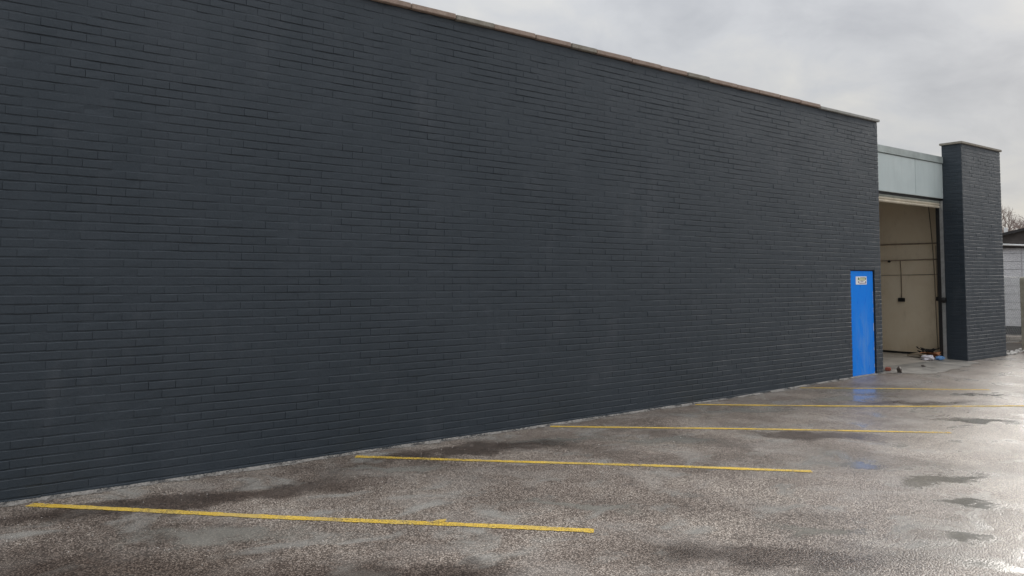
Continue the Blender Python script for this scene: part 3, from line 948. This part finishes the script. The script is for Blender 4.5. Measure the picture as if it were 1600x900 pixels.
kb = empty('kerb_wall', 'low buff block kerb in front of the white outbuilding', 'wall')
kb.matrix_world = FRAME @ Matrix.Translation((8.75, 1.12, 0)) @ Matrix.Rotation(R(-37 - 31), 4, 'Z')
for r_ in range(2):
    for i in range(10):
        x = -1.2 + i * 0.45 + (0.22 if r_ else 0)
        MB().box(x, x + 0.44, 0.0, 0.2, 0.03 + r_ * 0.115, 0.138 + r_ * 0.115).build('block', M['block'], kb, bevel=0.008)
sl = MB().sheet(30, 6, lambda u, v: (5.4 + 9 * u, 0.30 - 1.0 * max(0, u - 0.25) + 2.2 * v, gh(5.4 + 9 * u, 0.5) + 0.008 + 0.03 * math.sin(v * math.pi) * (1 + 0.5 * math.sin(u * 40))))
tag(sl.build('soil_bed', M['soil'], smooth=True), kind='structure')
rb = MB()
rr = random.Random(21)
for k in range(90):
    s = 5.5 + rr.random() ** 1.5 * 3.0; n = rr.uniform(0.0, 0.42)
    q = rr.uniform(0.015, 0.055)
    rb.lump((s, n, gh(s, n) + q * 0.5), (q * rr.uniform(.8, 1.6), q, q * 0.7), k, 1, 0.3)
tag(rb.build('rubble_stones', M['chalk']), kind='stuff')

# loose grit on the tarmac
gt = MB()
for k in range(380):
    s = rr.uniform(-14.5, -4); n = -abs(rr.gauss(0, 1.6)) - 0.05
    if n < -6: continue
    q = rr.uniform(0.002, 0.0048)
    gt.lump((s, n, gh(s, n) + q * 0.4), (q * 1.3, q, q * 0.7), k, 1, 0.3)
tag(gt.build('loose_grit', M['chalk'], None), kind='stuff')


# ------------------------------------------------------------------ bare trees far off
def bare_tree(x, y, h, seed, label):
    r = random.Random(seed)
    base = Vector((x, y, -0.1))
    root = bpy.data.objects.new('bare_tree', None); col.objects.link(root)
    root.location = base
    tag(root, label, 'tree', 'bare trees beyond the outbuilding')
    trunk, crown = MB(), MB()
    trunk.tube([(0, 0, 0), (0.05 * h * r.uniform(-1, 1), 0, h * 0.22), (0.05 * h * r.uniform(-1, 1), 0.1, h * 0.5)], [h * 0.022, h * 0.018, h * 0.011], 7)

    def grow(p, d, ln, rad, lev):
        pts_ = [p]
        q = p.copy(); dd = d.copy()
        for i in range(3):
            dd = (dd + Vector((r.gauss(0, .16), r.gauss(0, .16), r.gauss(0.05, .10)))).normalized()
            q = q + dd * (ln / 3); pts_.append(q.copy())
        crown.tube(pts_, [rad, rad * .85, rad * .7, rad * .5], 4 if lev < 2 else 3)
        if lev >= 4: return
        for _ in range(4 if lev < 3 else 5):
            t = r.uniform(0.3, 1.0); i = min(2, int(t * 3)); f = t * 3 - i
            o = pts_[i].lerp(pts_[i + 1], f)
            nd = (dd + Vector((r.gauss(0, .62), r.gauss(0, .62), r.gauss(.12, .42)))).normalized()
            grow(o, nd, ln * r.uniform(.5, .72), rad * .55, lev + 1)
    for k in range(9):
        a = r.uniform(0, 6.28); z = h * r.uniform(0.2, 0.5)
        d = Vector((math.cos(a) * .55, math.sin(a) * .55, r.uniform(.6, 1.1))).normalized()
        grow(Vector((0, 0, z)), d, h * 0.24, h * 0.0085, 1)
    for nm, mb in (('trunk', trunk), ('crown', crown)):
        o = bpy.data.objects.new(nm, mb.mesh(nm, M['bark'])); col.objects.link(o); o.parent = root


TREES = [(30.4, 47.5, 7.0, 'leafless tree whose rounded crown shows just right of the pier'),
         (33.4, 51, 7.0, 'leafless tree at the right picture edge above the outbuilding roof'),
         (36.0, 57, 7.0, 'farthest leafless tree half hidden behind the pier'),
         (38.5, 52, 7.5, 'leafless tree just outside the right picture edge')]
for k, (x, y, h, lab) in enumerate(TREES): bare_tree(x, y, h, 40 + k, lab)

# ------------------------------------------------------------------ the yard's far edge, mostly beyond the right picture edge
bank = MB()


def bank_pt(u, v):
    az = R(33 + 125 * u)
    r = 72 + 9 * v + 2.5 * math.sin(u * 23)
    z = -0.3 + (2.3 + 0.5 * math.sin(u * 17) + 0.3 * math.sin(u * 41)) * math.sin(math.pi * min(1.0, v * 0.62 + 0.02))
    return (r * math.sin(az), r * math.cos(az), z)


bank.sheet(120, 8, bank_pt)
o = bpy.data.objects.new('earth_bank', bank.mesh('earth_bank', M['soil'], True)); col.objects.link(o)
tag(o, kind='structure')
src = [t for t in bpy.data.objects if t.name.startswith('crown')][0].data
cv = np.empty(len(src.vertices) * 3); src.vertices.foreach_get('co', cv); cv = cv.reshape(-1, 3)
cf = [tuple(p.vertices) for p in src.polygons]
wood = MB()
wr = random.Random(5)
for k in range(16):
    az = R(40 + 6.2 * k + wr.uniform(-2, 2)); r = wr.uniform(70, 80); a = wr.uniform(0, 6.28); sc_ = wr.uniform(0.85, 1.3)
    c_, s_ = math.cos(a) * sc_, math.sin(a) * sc_
    b = len(wood.v)
    X_, Y_ = r * math.sin(az), r * math.cos(az)
    wood.v += [(X_ + c_ * x - s_ * y, Y_ + s_ * x + c_ * y, 1.0 + z * sc_) for x, y, z in cv.tolist()]
    wood.f += [tuple(b + i for i in f) for f in cf]
o = bpy.data.objects.new('distant_wood', wood.mesh('distant_wood', M['bark'])); col.objects.link(o)
tag(o, kind='stuff')
